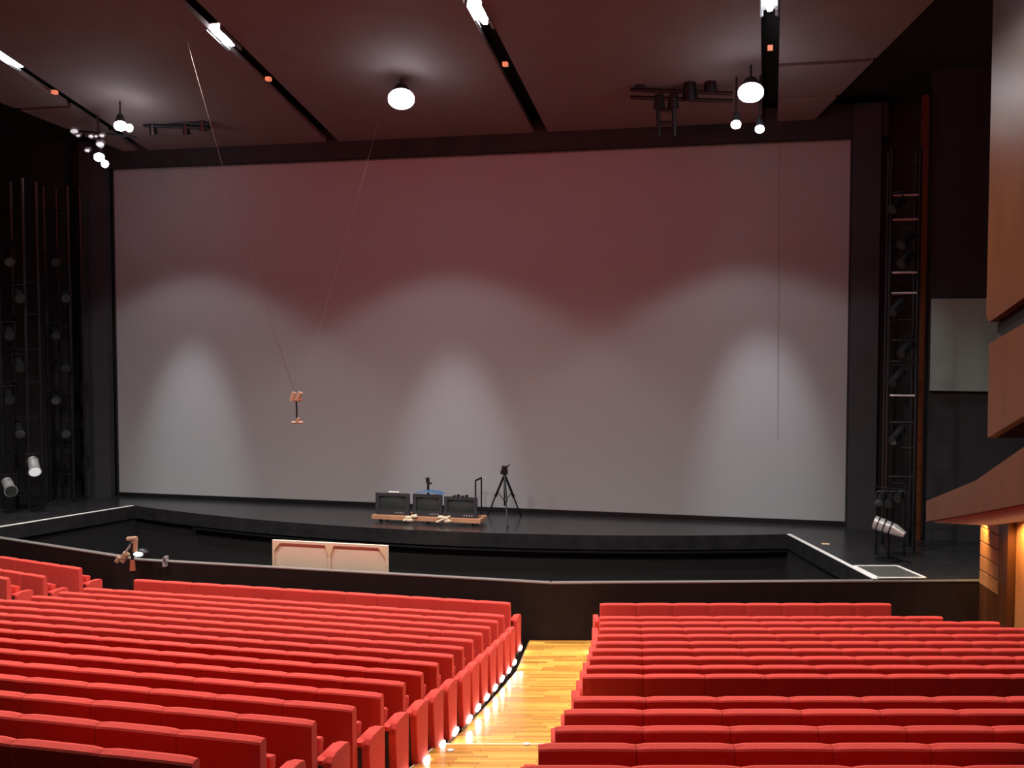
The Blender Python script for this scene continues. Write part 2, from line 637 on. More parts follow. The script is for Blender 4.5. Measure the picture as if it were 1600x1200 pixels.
# hanging stage lamps near the screen: drop rod, can, glowing face
def pendant(px, py, Y, r, label, wash, core, ell=(1, 1), extra=None, hang=True, aim=(0, 0.0), m='lamp', pool=None):
    c = at(px, py, Y)
    t = thing('stage_lamp', label, 'stage lamp', c, worldparts=True)
    bm = new()
    dr = (EYE - c).normalized()
    dn = Vector((0, 0, -1))
    d = (dn * .75 + dr * .6).normalized()
    tube(bm, c - d * .32, c - d * .02, r * .55, 14, r * 1.0)
    obj('housing', bm, 'blackmetal', t)
    bm = new()
    tube(bm, c - d * .03, c + d * .02, r, 18)
    ball(bm, c, r * .95, 14, (1, 1, .55))
    obj('lens', bm, m, t, smooth=False)
    if extra:
        bm = new()
        e = at(*extra[:2], Y)
        ball(bm, e, extra[2], 10)
        obj('side_lens', bm, m, t)
    if hang:
        bm = new()
        top = Vector((c.x, c.y, ceil_z(c.y)))
        if top.z > c.z + .3:
            tube(bm, c - d * .4, Vector(((c - d * .4).x, (c - d * .4).y, ceil_z((c - d * .4).y))), .02, 6)
            obj('drop_rod', bm, 'blackmetal', t)
    if wash:
        light('wash_beam', 'SPOT', (c.x, c.y, c.z - .3), wash, (1, 1, 1), (c.x + aim[0], c.y + aim[1], 0), .25, 100, .25, parent=t)
    if core:
        light('core_beam', 'SPOT', (c.x, c.y, c.z - .3), core, (.93, .97, 1), pool, .2, 27, 1.0, parent=t)
    if wash:
        light('lamp_spill', 'POINT', (c.x, c.y, c.z - .05), 25, (1, 1, 1), None, .2, parent=t)
    return t


pendant(188, 197, 21.9, .14, 'bright hanging stage lamp with a blue-white halo, left end of the opening', WASH_W, CORE_W, extra=(202, 200, .09), pool=at(300, 715, 25.2))
pendant(627, 155, 21.6, .28, 'bright round hanging stage lamp above the middle of the screen', WASH_W, CORE_W, pool=at(712, 755, 25.2))
pendant(1173, 145, 21.9, .25, 'bright round hanging stage lamp above two smaller ones at the right', WASH_W, CORE_W, pool=at(1192, 705, 25.2))
pendant(155, 246, 22.6, .12, 'elongated bright lamp hanging lowest in the left lamp cluster', 0, 0, extra=(164, 256, .09), hang=False)
pendant(1150, 195, 22.4, .10, 'small bright lamp under the round lamp, left of a pair', 0, 0)
pendant(1187, 202, 22.4, .09, 'small bright lamp under the round lamp, right of a pair', 0, 0)

# left lamp cluster: pipe frame with small pale fixtures
t = thing('lighting_bar', 'black pipe frame holding the lamp cluster at the left of the opening', 'lighting bar', at(150, 215, 22.6), worldparts=True)
bm = new()
tube(bm, at(105, 203, 22.6), at(212, 214, 22.6), .03)
obj('crossbar', bm, 'blackmetal', t)
bm = new()
tube(bm, at(152, 180, 22.6), at(158, 250, 22.6), .03)
obj('drop_pipe', bm, 'blackmetal', t)
bm = new()
tube(bm, at(132, 233, 22.6), at(158, 240, 22.6), .02)
obj('brace', bm, 'blackmetal', t)
for (px, py, r, lab) in ((116, 205, .11, 'leftmost, widest'), (122, 212, .06, 'below the leftmost'), (142, 213, .07, 'left of a close pair'),
                         (150, 213, .05, 'middle, smallest'), (159, 212, .07, 'right of a close pair'), (156, 225, .11, 'below the close pair'), (136, 235, .07, 'lowest left')):
    c = at(px, py, 22.5)
    t = thing('spotlight', 'small pale unlit spotlight in the left lamp cluster, %s' % lab, 'spotlight', c, group='spotlights of the left lamp cluster', worldparts=True)
    bm = new()
    tube(bm, c + Vector((0, .12, .06)), c, r * .6, 10, r)
    obj('housing', bm, 'silver', t)
    bm = new()
    ball(bm, c, r * .8, 10, (1.2, .6, .6))
    obj('lens', bm, 'lensglow', t)  # weak emission makes the unlit lens look pale

# black hanging bars with unlit cans
def bar(label, Y, pts, cans, grp=None):
    c = at(*pts[0], Y)
    t = thing('lighting_bar', label, 'lighting bar', c, worldparts=True, group=grp)
    for a, b in zip(pts[::2], pts[1::2]):
        bm = new()
        tube(bm, at(*a, Y), at(*b, Y), .045)
        obj('pipe', bm, 'blackmetal', t)
    for (px, py, w, h) in cans:
        p = at(px, py, Y)
        bm = new()
        tube(bm, p + Vector((0, 0, h / 2)), p - Vector((0, -.05, h / 2)), w * .35, 10, w * .5)
        tube(bm, p + Vector((0, 0, h / 2)), p + Vector((0, 0, h / 2 + .12)), .02, 6)
        obj('spotlight_can', bm, 'blackmetal', t)


bar('black hanging lighting bar with cans and a ladder frame, right of centre', 22.8,
    [(985, 140), (1145, 146), (985, 152), (1145, 158), (1027, 150), (1030, 212), (1052, 150), (1054, 212), (1027, 172), (1053, 172), (1027, 192), (1053, 192)],
    [(1000, 122, .30, .35), (1030, 158, .26, .3), (1052, 158, .26, .3), (1078, 142, .36, .4), (1110, 132, .3, .3)])
bar('thin black hanging lighting bar above the left of the screen', 23.4, [(225, 188), (328, 194), (225, 196), (328, 200)],
    [(238, 200, .2, .3), (262, 172, .2, .25), (290, 202, .2, .25), (316, 196, .22, .25)])

# ------------------------------------------------------------------ hanging microphone pair and its wires
my = 20.0
mt_, mb_ = at(463, 624, my), at(464, 655, my)
t = thing('hanging_microphone', 'pair of tan microphones on a thin hanging rod before the screen', 'microphone', mt_, worldparts=True)
bm = new()
tube(bm, mt_, mb_, .018)
obj('rod', bm, 'blackmetal', t)
bm = new()
tube(bm, at(455, 625, my), at(472, 625, my), .02)
obj('crossbar', bm, 'orange', t)
for a, b in (((456, 626), (460, 613)), ((464, 626), (470, 613))):
    bm = new()
    tube(bm, at(*a, my), at(*b, my), .05, 10)
    obj('microphone', bm, 'tan', t)
bm = new()
tube(bm, at(456, 660, my), at(474, 660, my), .025)
tube(bm, at(464, 659, my), at(467, 653, my), .035, 8)
obj('foot_bar', bm, 'tan', t)


def wire(label, pts, r, name='suspension_wire'):
    bm = new()
    for a, b in zip(pts, pts[1:]):
        tube(bm, a, b, r, 6)
    return tag(obj(name, bm, 'cable'), label, 'wire')


def sag(a, b, s, n=10):
    a, b = Vector(a), Vector(b)
    return [a.lerp(b, k / n) - Vector((0, 0, s * 4 * (k / n) * (1 - k / n))) for k in range(n + 1)]


d = ray(283, 30)
y0 = 12.0
a = EYE + d * (y0 / d.y)
a.z = min(a.z, ceil_z(a.y))
# follow the ray until the ceiling
for k in range(400):
    p = EYE + d * ((8 + k * .05) / d.y)
    if p.z > ceil_z(p.y):
        a = p
        break
wire('long thin tan wire running down from the ceiling to the hanging microphones, left side', sag(a, at(461, 614, my), .25), .005)
d = ray(602, 150)
for k in range(400):
    p = EYE + d * ((8 + k * .05) / d.y)
    if p.z > ceil_z(p.y):
        b = p
        break
wire('thin tan wire from the ceiling by the middle lamp to the hanging microphones', sag(b, at(468, 614, my), .12), .003)
wire('thin dark wire hanging straight down before the right part of the screen', [Vector((at(1217, 300, 25.15).x, 25.15, 9.87)), at(1215, 684, 25.15)], .003, 'hanging_wire')

# ------------------------------------------------------------------ stage things
dx0, dx1, dy0, dy1 = -9.05, -6.40, 23.15, 23.75
Z0 = STAGE_Z
t = thing('wooden_dolly', 'long low wooden dolly carrying three televisions on the stage', 'dolly', ((dx0 + dx1) / 2, (dy0 + dy1) / 2, Z0), worldparts=True)
bm = new()
box(bm, dx0, dx1, dy0, dy0 + .09, Z0 + .07, Z0 + .17)
obj('front_beam', bm, 'dolly', t, bevel=.008)
bm = new()
box(bm, dx0, dx1, dy1 - .09, dy1, Z0 + .07, Z0 + .17)
obj('rear_beam', bm, 'dolly', t, bevel=.008)
for x in (dx0, (dx0 + dx1) / 2 - .05, dx1 - .1):
    bm = new()
    box(bm, x, x + .1, dy0 + .09, dy1 - .09, Z0 + .08, Z0 + .16)
    obj('cross_beam', bm, 'dolly', t, bevel=.008)
for x in (dx0 + .2, dx1 - .2):
    for y_ in (dy0 + .1, dy1 - .1):
        bm = new()
        tube(bm, (x - .02, y_, Z0 + .04), (x + .02, y_, Z0 + .04), .04, 12)
        tube(bm, (x, y_, Z0 + .04), (x, y_, Z0 + .08), .015, 6)
        obj('caster', bm, 'blackmetal', t)
for px in (642, 694):
    p = at(px, 812, dy0)
    bm = new()
    for k in range(5):
        ball(bm, (p.x + random.uniform(-.1, .1), dy0 - .02, Z0 + .12 + random.uniform(-.04, .08)), .06, 8, (1.5, .7, .7))
    tube(bm, (p.x - .17, dy0 - .04, Z0 + .07), (p.x + .15, dy0 - .02, Z0 + .22), .025, 6)
    tag(obj('rope_bundle', bm, 'cream'), 'cream rope bundle tied on the dolly below the %s television' % ('left' if px < 660 else 'right'), 'rope')

TZ = Z0 + .17


def tv(px0, px1, ytop, label, extra=None):
    a, b = at(px0, 808, 23.25), at(px1, 808, 23.25)
    x0, x1 = a.x, b.x
    w = x1 - x0
    top = at((px0 + px1) / 2, ytop, 23.25).z
    h = top - TZ
    t = thing('television', label, 'television', ((x0 + x1) / 2, 23.25, TZ), group='old televisions on the dolly')
    bm = new()                                  # bezel frame
    for bxx in ((-w / 2, w / 2, h - .07, h), (-w / 2, w / 2, 0, .12), (-w / 2, -w / 2 + .08, .12, h - .07), (w / 2 - .08, w / 2, .12, h - .07)):
        box(bm, bxx[0], bxx[1], 0, .08, bxx[2], bxx[3])
    obj('bezel', bm, 'tvcase', t)
    bm = new()                                  # tapering back
    v0 = [(-w / 2, .08, 0), (w / 2, .08, 0), (w / 2, .08, h), (-w / 2, .08, h)]
    v1 = [(-w * .32, .48, .04), (w * .32, .48, .04), (w * .32, .48, h * .8), (-w * .32, .48, h * .8)]
    A = [bm.verts.new(p) for p in v0]
    B = [bm.verts.new(p) for p in v1]
    bm.faces.new(A)
    bm.faces.new(B[::-1])
    for k in range(4):
        bm.faces.new((A[k], B[k], B[(k + 1) % 4], A[(k + 1) % 4]))
    obj('cabinet', bm, 'tvcase', t)
    bm = new()                                  # bulging tube face
    n = 8
    g = []
    for j in range(n + 1):
        row = []
        for i in range(n + 1):
            u, v_ = i / n * 2 - 1, j / n * 2 - 1
            row.append(bm.verts.new((u * (w / 2 - .08), .045 - .045 * (1 - u * u * .6 - v_ * v_ * .4), .12 + (v_ + 1) / 2 * (h - .19))))
        g.append(row)
    for j in range(n):
        for i in range(n):
            bm.faces.new((g[j][i], g[j][i + 1], g[j + 1][i + 1], g[j + 1][i]))
    obj('screen_glass', bm, 'tvglass', t, smooth=True)
    bm = new()
    for k in range(4):
        box(bm, w * .1 + k * .06, w * .1 + k * .06 + .03, -.01, 0, .04, .07)
    obj('button', bm, 'silver', t)
    return t, h


_, h1 = tv(587, 639, 771, 'black tube television with a reddish reflection, left on the dolly')
_, h2 = tv(645, 690, 773, 'black tube television under the blue cloth, middle of the dolly')
_, h3 = tv(694, 745, 777, 'black tube television nearest the tripod, right on the dolly')
a, b = at(647, 773, 23.25), at(689, 773, 23.25)
bm = new()
n = 10
g = []
for j in range(5):
    row = []
    for i in range(n + 1):
        x = a.x + (b.x - a.x) * i / n
        row.append(bm.verts.new((x, 23.24 + .09 * j, TZ + h2 + .012 + .05 * sin(i / n * pi) + .01 * sin(i * 2.1 + j))))
    g.append(row)
for j in range(4):
    for i in range(n):
        bm.faces.new((g[j][i], g[j][i + 1], g[j + 1][i + 1], g[j + 1][i]))
ext = bmesh.ops.solidify(bm, geom=bm.faces[:], thickness=.015)
tag(obj('folded_cloth', bm, 'blue'), 'blue cloth lying folded on top of the middle television', 'cloth')
a = at(615, 771, 23.3)
bm = new()
for k in range(3):
    ball(bm, (a.x + (k - 1) * .09, 23.32, TZ + h1 + .02), .035, 8, (1.6, 1, .7))
tag(obj('crumpled_paper', bm, 'white'), 'small crumpled white paper lying on the left television', 'paper')
bm = new()
a = at(718, 776, 23.3)
for k in range(4):
    box(bm, a.x - .16 + k * .1, a.x - .1 + k * .1, 23.28, 23.36, TZ + h3, TZ + h3 + .03 + .02 * (k % 2))
tag(obj('small_boxes', bm, 'blackmetal'), 'dark small gadgets in a line on top of the right television', 'gadget')

# short microphone stand behind the middle television
p = on_z(669, 800, Z0)
p = Vector((at(669, 760, 24.2).x, 24.2, Z0))
t = thing('microphone_stand', 'short black stand with a clamp head behind the middle television', 'stand', p, worldparts=True)
zt = at(669, 750, 24.2).z
bm = new()
tube(bm, (p.x, p.y, Z0), (p.x, p.y, Z0 + .03), .16, 16)
obj('base', bm, 'blackmetal', t)
bm = new()
tube(bm, (p.x, p.y, Z0 + .03), (p.x, p.y, zt), .03)
obj('pole', bm, 'blackmetal', t)
bm = new()
box(bm, p.x - .05, p.x + .03, p.y - .03, p.y + .03, zt - .06, zt + .06)
box(bm, p.x, p.x + .09, p.y - .03, p.y + .03, zt - .1, zt - .06)
obj('clamp', bm, 'blackmetal', t, bevel=.006)

# thin inverted-U frame
Yf_ = 24.75
t = thing('metal_frame', 'thin black tubular U-shaped frame between the televisions and the tripod', 'frame', at(748, 800, Yf_), worldparts=True)
a, b = at(743, 751, Yf_), at(753, 746, Yf_)
b = Vector((b.x, b.y - .05, b.z))
for p in (a, b):
    bm = new()
    tube(bm, (p.x, p.y, Z0), p, .02)
    obj('leg', bm, 'blackmetal', t)
bm = new()
tube(bm, a, b, .022)
obj('top_rail', bm, 'blackmetal', t)
bm = new()
tube(bm, (a.x, a.y, Z0 + .02), (b.x, b.y, Z0 + .02), .02)
obj('foot_rail', bm, 'blackmetal', t)

# camera tripod
hub = at(787, 742, 24.0)
t = thing('camera_tripod', 'black camera tripod standing before the screen, right of the televisions', 'tripod', (hub.x, 24.0, Z0), worldparts=True)
feet = [(on_z(793, 824, Z0)), Vector((at(763, 799, 24.8).x, 24.75, Z0)), Vector((at(815, 803, 24.8).x, 24.75, Z0))]
top = Vector((hub.x, 24.1, hub.z))
for f in feet:
    f = Vector((f.x, f.y, Z0))
    mid = top.lerp(f, .5)
    bm = new()
    tube(bm, top, mid, .028, 8)
    tube(bm, mid, f, .018, 8)
    tube(bm, mid + (f - top).normalized() * -.03, mid + (f - top).normalized() * .03, .036, 8)
    ball(bm, f + Vector((0, 0, .02)), .025, 8)
    obj('leg', bm, 'blackmetal', t)
bm = new()
ctr = Vector((top.x, top.y, top.z - .75))
tube(bm, top + Vector((0, 0, .05)), ctr, .026)
obj('centre_column', bm, 'blackmetal', t)
bm = new()
for f in feet:
    tube(bm, ctr + Vector((0, 0, .1)), top.lerp(Vector((f.x, f.y, Z0)), .42), .012, 6)
obj('spreader', bm, 'blackmetal', t)
bm = new()
box(bm, top.x - .09, top.x + .07, top.y - .06, top.y + .06, top.z, top.z + .1)
box(bm, top.x - .06, top.x + .06, top.y - .07, top.y + .07, top.z + .1, top.z + .2)
obj('pan_head', bm, 'blackmetal', t, bevel=.01)
bm = new()
tube(bm, (top.x + .03, top.y - .05, top.z + .15), (top.x + .17, top.y - .2, top.z + .26), .013, 6)
obj('pan_handle', bm, 'blackmetal', t)

# stretched canvas frame standing in the pit, seen from behind
cy = 18.75
a, b = at(426, 843, cy), at(606, 853, cy)
cx0, cx1, ctop = a.x, b.x, (a.z + b.z) / 2
t = thing('stretched_canvas', 'large cream stretched canvas showing its wooden corner braces, in the pit', 'canvas', ((cx0 + cx1) / 2, cy, -1.0), worldparts=True)
cbot = -1.0
bm = new()
box(bm, cx0, cx1, cy + .03, cy + .045, cbot, ctop)
obj('canvas_cloth', bm, 'canvas', t)
for (x0, x1, z0, z1) in ((cx0, cx1, ctop - .05, ctop), (cx0, cx1, cbot, cbot + .06), (cx0, cx0 + .04, cbot + .06, ctop - .05), (cx1 - .04, cx1, cbot + .06, ctop - .05)):
    bm = new()
    box(bm, x0, x1, cy - .02, cy + .03, z0, z1)
    obj('stretcher_bar', bm, 'canvas', t)
xm = (cx0 + cx1) / 2
bm = new()
box(bm, xm - .02, xm + .02, cy - .015, cy + .03, cbot + .06, ctop - .05)
obj('middle_bar', bm, 'canvas', t)
for pts in (((cx0 + .04, ctop - .05), (cx0 + .17, ctop - .05), (cx0 + .04, ctop - .2)), ((cx1 - .04, ctop - .05), (cx1 - .19, ctop - .05), (cx1 - .04, ctop - .24)),
            ((xm - .09, ctop - .05), (xm + .09, ctop - .05), (xm + .025, ctop - .24), (xm - .025, ctop - .24))):
    bm = new()
    prism(bm, [(x, cy - .022, z) for x, z in pts], (0, .04, 0))
    obj('corner_brace', bm, 'pine', t)

# lamp stand at the left aisle in front of the parapet
ly = 17.9
p = at(207, 880, ly)
t = thing('lamp_stand', 'slim stand with orange grip, clamps and a lamp at the parapet\'s left corner', 'stand', (p.x, ly, 0), worldparts=True)
zt = at(207, 848, ly).z
bm = new()
tube(bm, (p.x, ly, .02), (p.x, ly, zt), .03)
obj('pole', bm, 'parapet', t)
bm = new()
for k in range(3):
    a_ = k * 2.1 + .4
    tube(bm, (p.x, ly, .18), (p.x + .28 * cos(a_), ly + .2 * sin(a_), .01), .015, 6)
obj('feet', bm, 'blackmetal', t)
bm = new()
q = at(207, 884, ly)
tube(bm, (p.x, ly, q.z - .09), (p.x, ly, q.z + .12), .06, 10, .045)
obj('grip', bm, 'orange', t)
bm = new()
tube(bm, at(199, 842, ly), at(214, 841, ly), .04)
tube(bm, at(212, 843, ly), at(211, 862, ly), .045)
obj('head_bar', bm, 'tan', t)
bm = new()
tube(bm, at(208, 846, ly), at(196, 863, ly), .025)
obj('bent_arm', bm, 'silver', t)
for c_ in ((196, 868, .07), (185, 874, .05), (194, 874, .05)):
    bm = new()
    q = at(c_[0], c_[1], ly)
    tube(bm, q + Vector((-.04, 0, -.05)), q + Vector((.03, 0, .05)), c_[2], 10)
    obj('clamp', bm, 'tan', t, bevel=.008)
bm = new()
q = at(216, 866, ly)
ball(bm, q, .085, 12, (1.2, .7, .55))
obj('lamp_lens', bm, mat('small_lamp', (1, 1, 1), .3, emit=2.0, ecol=(.75, .88, 1)), t)
bm = new()
q = at(221, 864, ly + .1)
ball(bm, q, .13, 12, (1.2, .8, .75))
obj('lamp_casing', bm, 'blackmetal', t)
q = at(258, 877, 18.15)
bm = new()
box(bm, q.x - .03, q.x + .03, 18.10, 18.19, q.z - .1, q.z + .06)
box(bm, q.x + .0, q.x + .05, 18.10, 18.19, q.z + .0, q.z + .1)
tag(obj('cable_clip', bm, 'silver'), 'small shiny metal clip on the parapet right of the lamp stand', 'clip')


# ------------------------------------------------------------------ lighting towers in the wings
def can(c, d, r, L, m, label, grp, glow=None):
    t = thing('spotlight', label, 'spotlight', c, group=grp, worldparts=True)
    c, d = Vector(c), Vector(d).normalized()
    bm = new()
    tube(bm, c - d * L * .5, c + d * L * .2, r * .8, 14)
    tube(bm, c + d * L * .2, c + d * L * .5, r * .8, 14, r)
    obj('casing', bm, m, t)
    bm = new()
    tube(bm, c + d * L * .47, c + d * (L * .5 + .01), r * .85, 14)
    obj('lens', bm, glow or 'tvglass', t)
    bm = new()
    s = d.cross(Vector((0, 0, 1))).normalized() * (r + .02)
    tube(bm, c + s, c + s + Vector((0, 0, r + .14)), .012, 6)
    tube(bm, c - s, c - s + Vector((0, 0, r + .14)), .012, 6)
    tube(bm, c + s + Vector((0, 0, r + .14)), c - s + Vector((0, 0, r + .14)), .012, 6)
    obj('yoke', bm, 'blackmetal', t)
    return t


YT = 22.6
t = thing('lighting_tower', 'tall black lighting ladder tower standing in the right wing', 'lighting tower', (at(1410, 800, YT).x, YT, Z0), worldparts=True)
xs = [at(1388, 600, YT).x, at(1432, 600, YT).x]
for x in xs:
    for y_ in (YT, YT + .6):
        bm = new()
        tube(bm, (x, y_, Z0), (x, y_, 9.2), .035)
        obj('upright', bm, 'blackmetal', t)
for py in (225, 262, 305, 343, 385, 426, 458, 500, 532, 565, 618, 660, 700, 745):
    z = at(1410, py, YT).z
    bm = new()
    tube(bm, (xs[0], YT, z), (xs[1], YT, z), .022)
    obj('rung', bm, 'silver' if py in (305, 343, 426, 458, 618) else 'blackmetal', t)
cols = ('top', 'second', 'third', 'fourth', 'fifth', 'sixth', 'lowest')
for py, nm in zip((320, 375, 405, 480, 545, 590, 680), cols):
    c = at(1408 + (8 if py % 2 else -6), py, YT - .1)
    can(c, (-.5, -.6, -.5), .11, .4, 'blackmetal', 'black unlit spotlight on the right wing tower, %s of seven' % nm, 'spotlights on the right wing tower')
for (px, py) in ((1377, 780), (1391, 782), (1405, 774)):
    c = at(px, py, YT - .5)
    nm = {1377: 'left', 1391: 'middle', 1405: 'right'}[px]
    can(c, (-.3, -.7, -.3), .1, .3, 'blackmetal', 'black spotlight low at the right tower, %s one of three' % nm, 'low spotlights at the right tower')
t = thing('lamp_rail', 'low black rail holding three spotlights before the right tower', 'rail', at(1392, 790, YT - .4), worldparts=True)
bm = new()
a, b = at(1370, 768, YT - .5), at(1414, 768, YT - .5)
tube(bm, a, b, .025)
obj('crossbar', bm, 'blackmetal', t)
for q in (a, b):
    bm = new()
    tube(bm, (q.x, q.y, Z0), q, .025)
    obj('leg', bm, 'blackmetal', t)
# grey moving lamp on a black stand
c = at(1388, 824, 21.6)
t = thing('followspot', 'long silver-grey spotlight tilted down on a black stand, right wing', 'spotlight', (c.x, c.y, Z0), worldparts=True)
p0, p1, p2 = at(1366, 816, 21.6), at(1398, 828, 21.5), at(1414, 836, 21.4)
bm = new()
tube(bm, p0, p1, .14, 16, .12)
obj('body', bm, 'silver', t, smooth=False)
bm = new()
tube(bm, p1, p2, .12, 16, .06)
obj('snout', bm, 'silver', t)
bm = new()
for k in (.2, .5, .8):
    q = p0.lerp(p1, k)
    dd = (p1 - p0).normalized() * .012
    tube(bm, q - dd, q + dd, .148, 16)
obj('cooling_ring', bm, 'blackmetal', t)
bm = new()
tube(bm, (c.x, c.y + .02, Z0 + .03), (c.x, c.y + .02, c.z - .1), .04)
tube(bm, (c.x, c.y + .02, Z0), (c.x, c.y + .02, Z0 + .03), .25, 16)
obj('stand', bm, 'blackmetal', t)

# left wing towers
for k, (pa, pb, Yt, lab) in enumerate(((75, 112, 24.0, 'nearer the screen'), (2, 42, 22.6, 'at the picture\'s left edge'))):
    xs = [at(pa, 600, Yt).x, at(pb, 600, Yt).x]
    t = thing('lighting_tower', 'tall black lighting tower in the left wing, %s' % lab, 'lighting tower', (sum(xs) / 2, Yt, Z0), worldparts=True, group='left wing towers')
    for x in xs:
        for y_ in (Yt, Yt + .5):
            bm = new()
            tube(bm, (x, y_, Z0), (x, y_, 9.3), .04)
            obj('upright', bm, 'blackmetal', t)
    pys = (375, 440, 490, 545, 596, 650, 707, 773) if k else (330, 390, 455, 510, 565, 625, 690, 740)
    for n_, py in enumerate(pys):
        z = at(pa, py, Yt).z
        if z < Z0 + .1:
            continue
        bm = new()
        if k:
            box(bm, xs[0], xs[1], Yt, Yt + .5, z - .02, z)
        else:
            tube(bm, (xs[0], Yt, z), (xs[1], Yt, z + (.2 if n_ % 3 == 2 else 0)), .025)
        obj('shelf' if k else 'rung', bm, 'blackmetal', t)
    words = ('top', 'second', 'third', 'fourth', 'fifth', 'sixth')
    for n_, py in enumerate((405, 462, 520, 570, 620, 672)):
        c = at((pa + pb) / 2 + (8 if n_ % 2 else -8), py, Yt - .15)
        can(c, (.6, -.6, -.4), .13, .4, 'blackmetal', 'black unlit spotlight on the left wing tower %s, %s of six' % (lab, words[n_]), 'spotlights on the left wing towers')
c = at(53, 728, 22.4)
tl = can(c, (.5, -.5, -.5), .16, .45, 'silver', 'silver spotlight low in the left wing, higher of two', 'silver spotlights low in the left wing', 'lensglow')
bm = new()
tube(bm, (c.x, c.y + .2, Z0), (c.x, c.y + .2, c.z + .3), .025)
tube(bm, (c.x, c.y + .2, c.z + .28), (c.x, c.y, c.z + .28), .02)
tube(bm, (c.x, c.y + .2, Z0), (c.x, c.y + .2, Z0 + .02), .2, 14)
obj('stand', bm, 'blackmetal', tl)
c = at(14, 760, 22.2)
tl = can(c, (.6, -.5, -.3), .16, .5, 'silver', 'silver spotlight low in the left wing, lower of two', 'silver spotlights low in the left wing')
bm = new()
tube(bm, (c.x, c.y + .2, Z0), (c.x, c.y + .2, c.z + .3), .025)
tube(bm, (c.x, c.y + .2, c.z + .28), (c.x, c.y, c.z + .28), .02)
tube(bm, (c.x, c.y + .2, Z0), (c.x, c.y + .2, Z0 + .02), .2, 14)
obj('stand', bm, 'blackmetal', tl)

# ------------------------------------------------------------------ balcony fronts and lit wooden wall, right side
OUT = BN.normalized()
AL = Vector((-0.164, 1, 0)).normalized()          # along the balcony, towards the stage


def bpt(x, y, off=0):
    return on_balcony(x, y, off)


def extend(p, q, dist):
    d = (q - p).normalized()
    return q + d * dist


def tier(pts_top, pts_bot, m, thick=.12, rear=6.0):
    """fascia polygon: tops and bottoms run from the stage end to the rear; both are carried on out of view"""
    tp = [bpt(*p) for p in pts_top]
    bt = [bpt(*p) for p in pts_bot]
    tp.append(extend(tp[-2], tp[-1], rear))
    bt.append(extend(bt[-2], bt[-1], rear))
    bm = new()
    prism(bm, tp + bt[::-1], OUT * thick)
    return bm, tp, bt


bm, tp, bt = tier([(1447, 783), (1524, 751), (1600, 698)], [(1447, 815), (1532, 800), (1600, 787)], 'wood')
t = thing('side_balcony', 'lowest wooden side balcony front, pointed end reaching out toward the stage', 'balcony', (3.0, 18, 2), worldparts=True)
obj('fascia', bm, 'wood', t)
bm = new()
inn = [p + OUT * .12 for p in (bt[0], bt[1], bt[2], bt[3])]
low = [bpt(1452, 817, .12), bpt(1532, 821, .12), bpt(1600, 812, .12)]
low.append(Vector((bt[3].x, bt[3].y, bt[3].z - .3)) + OUT * .12)
prism(bm, inn + low[::-1], OUT * .05)
obj('lower_rail', bm, 'woodlight', t)
bm = new()
base = [Vector((p.x, p.y, p.z + .02)) for p in (bt[0], bt[1], bt[2], bt[3])]
prism(bm, [base[0] + OUT * .1, base[1] + OUT * .1, base[3] + OUT * .1, base[3] + OUT * 4.5, base[0] + OUT * 4.5], (0, 0, .1))
obj('deck', bm, 'wood', t)

bm, tp, bt = tier([(1545, 537), (1600, 505)], [(1543, 684), (1600, 650)], 'wood')
t = thing('side_balcony', 'middle wooden side balcony front between two dark gaps, right side', 'balcony', (3.3, 17, 4), worldparts=True)
obj('fascia', bm, 'wood', t)
bm = new()
prism(bm, [bt[0] + OUT * .12, bt[-1] + OUT * .12, bt[-1] + OUT * 4, bt[0] + OUT * 4], (0, 0, .1))
obj('deck', bm, 'parapet', t)
bm = new()
prism(bm, [p + OUT * .12 for p in (tp[0], tp[-1])] + [p + OUT * .12 + Vector((0, 0, .3)) for p in (tp[-1], tp[0])], OUT * .05)
obj('back_rail', bm, 'black', t)

a0, a1, b1, b0 = bpt(1541, 0), bpt(1600, 0), bpt(1600, 465), bpt(1546, 503)
t = thing('side_balcony', 'tall dark wooden upper balcony side with a glossy highlight, right side', 'balcony', (3.3, 17, 6), worldparts=True)
bot2 = extend(b0, b1, 6)
topz = 13.5
bm = new()
e0 = bpt(1541, 495)
prism(bm, [e0, b0, bot2, Vector((bot2.x, bot2.y, ceil_z(bot2.y) + .4)), Vector((e0.x, e0.y, ceil_z(e0.y) + .4))], OUT * .12)
obj('fascia', bm, 'wood', t)
bm = new()
prism(bm, [b0 + OUT * .12, bot2 + OUT * .12, bot2 + OUT * 4, b0 + OUT * 4], (0, 0, .1))
obj('deck', bm, 'parapet', t)

# wooden auditorium wall under the balcony: boards, pilaster, recessed bay
W0 = Vector((3.71, 20.27, 0))
AD = Vector((0.164, -1, 0)).normalized()
WN = Vector((-1, -0.164, 0)).normalized()
zt_ = 2.2


def wallslab(bm, s0, s1, z0, z1, off0, off1):
    pts = [W0 + AD * s0 + WN * off0 + Vector((0, 0, z0)), W0 + AD * s1 + WN * off0 + Vector((0, 0, z0)),
           W0 + AD * s1 + WN * off1 + Vector((0, 0, z0)), W0 + AD * s0 + WN * off1 + Vector((0, 0, z0))]
    prism(bm, pts, (0, 0, z1 - z0))


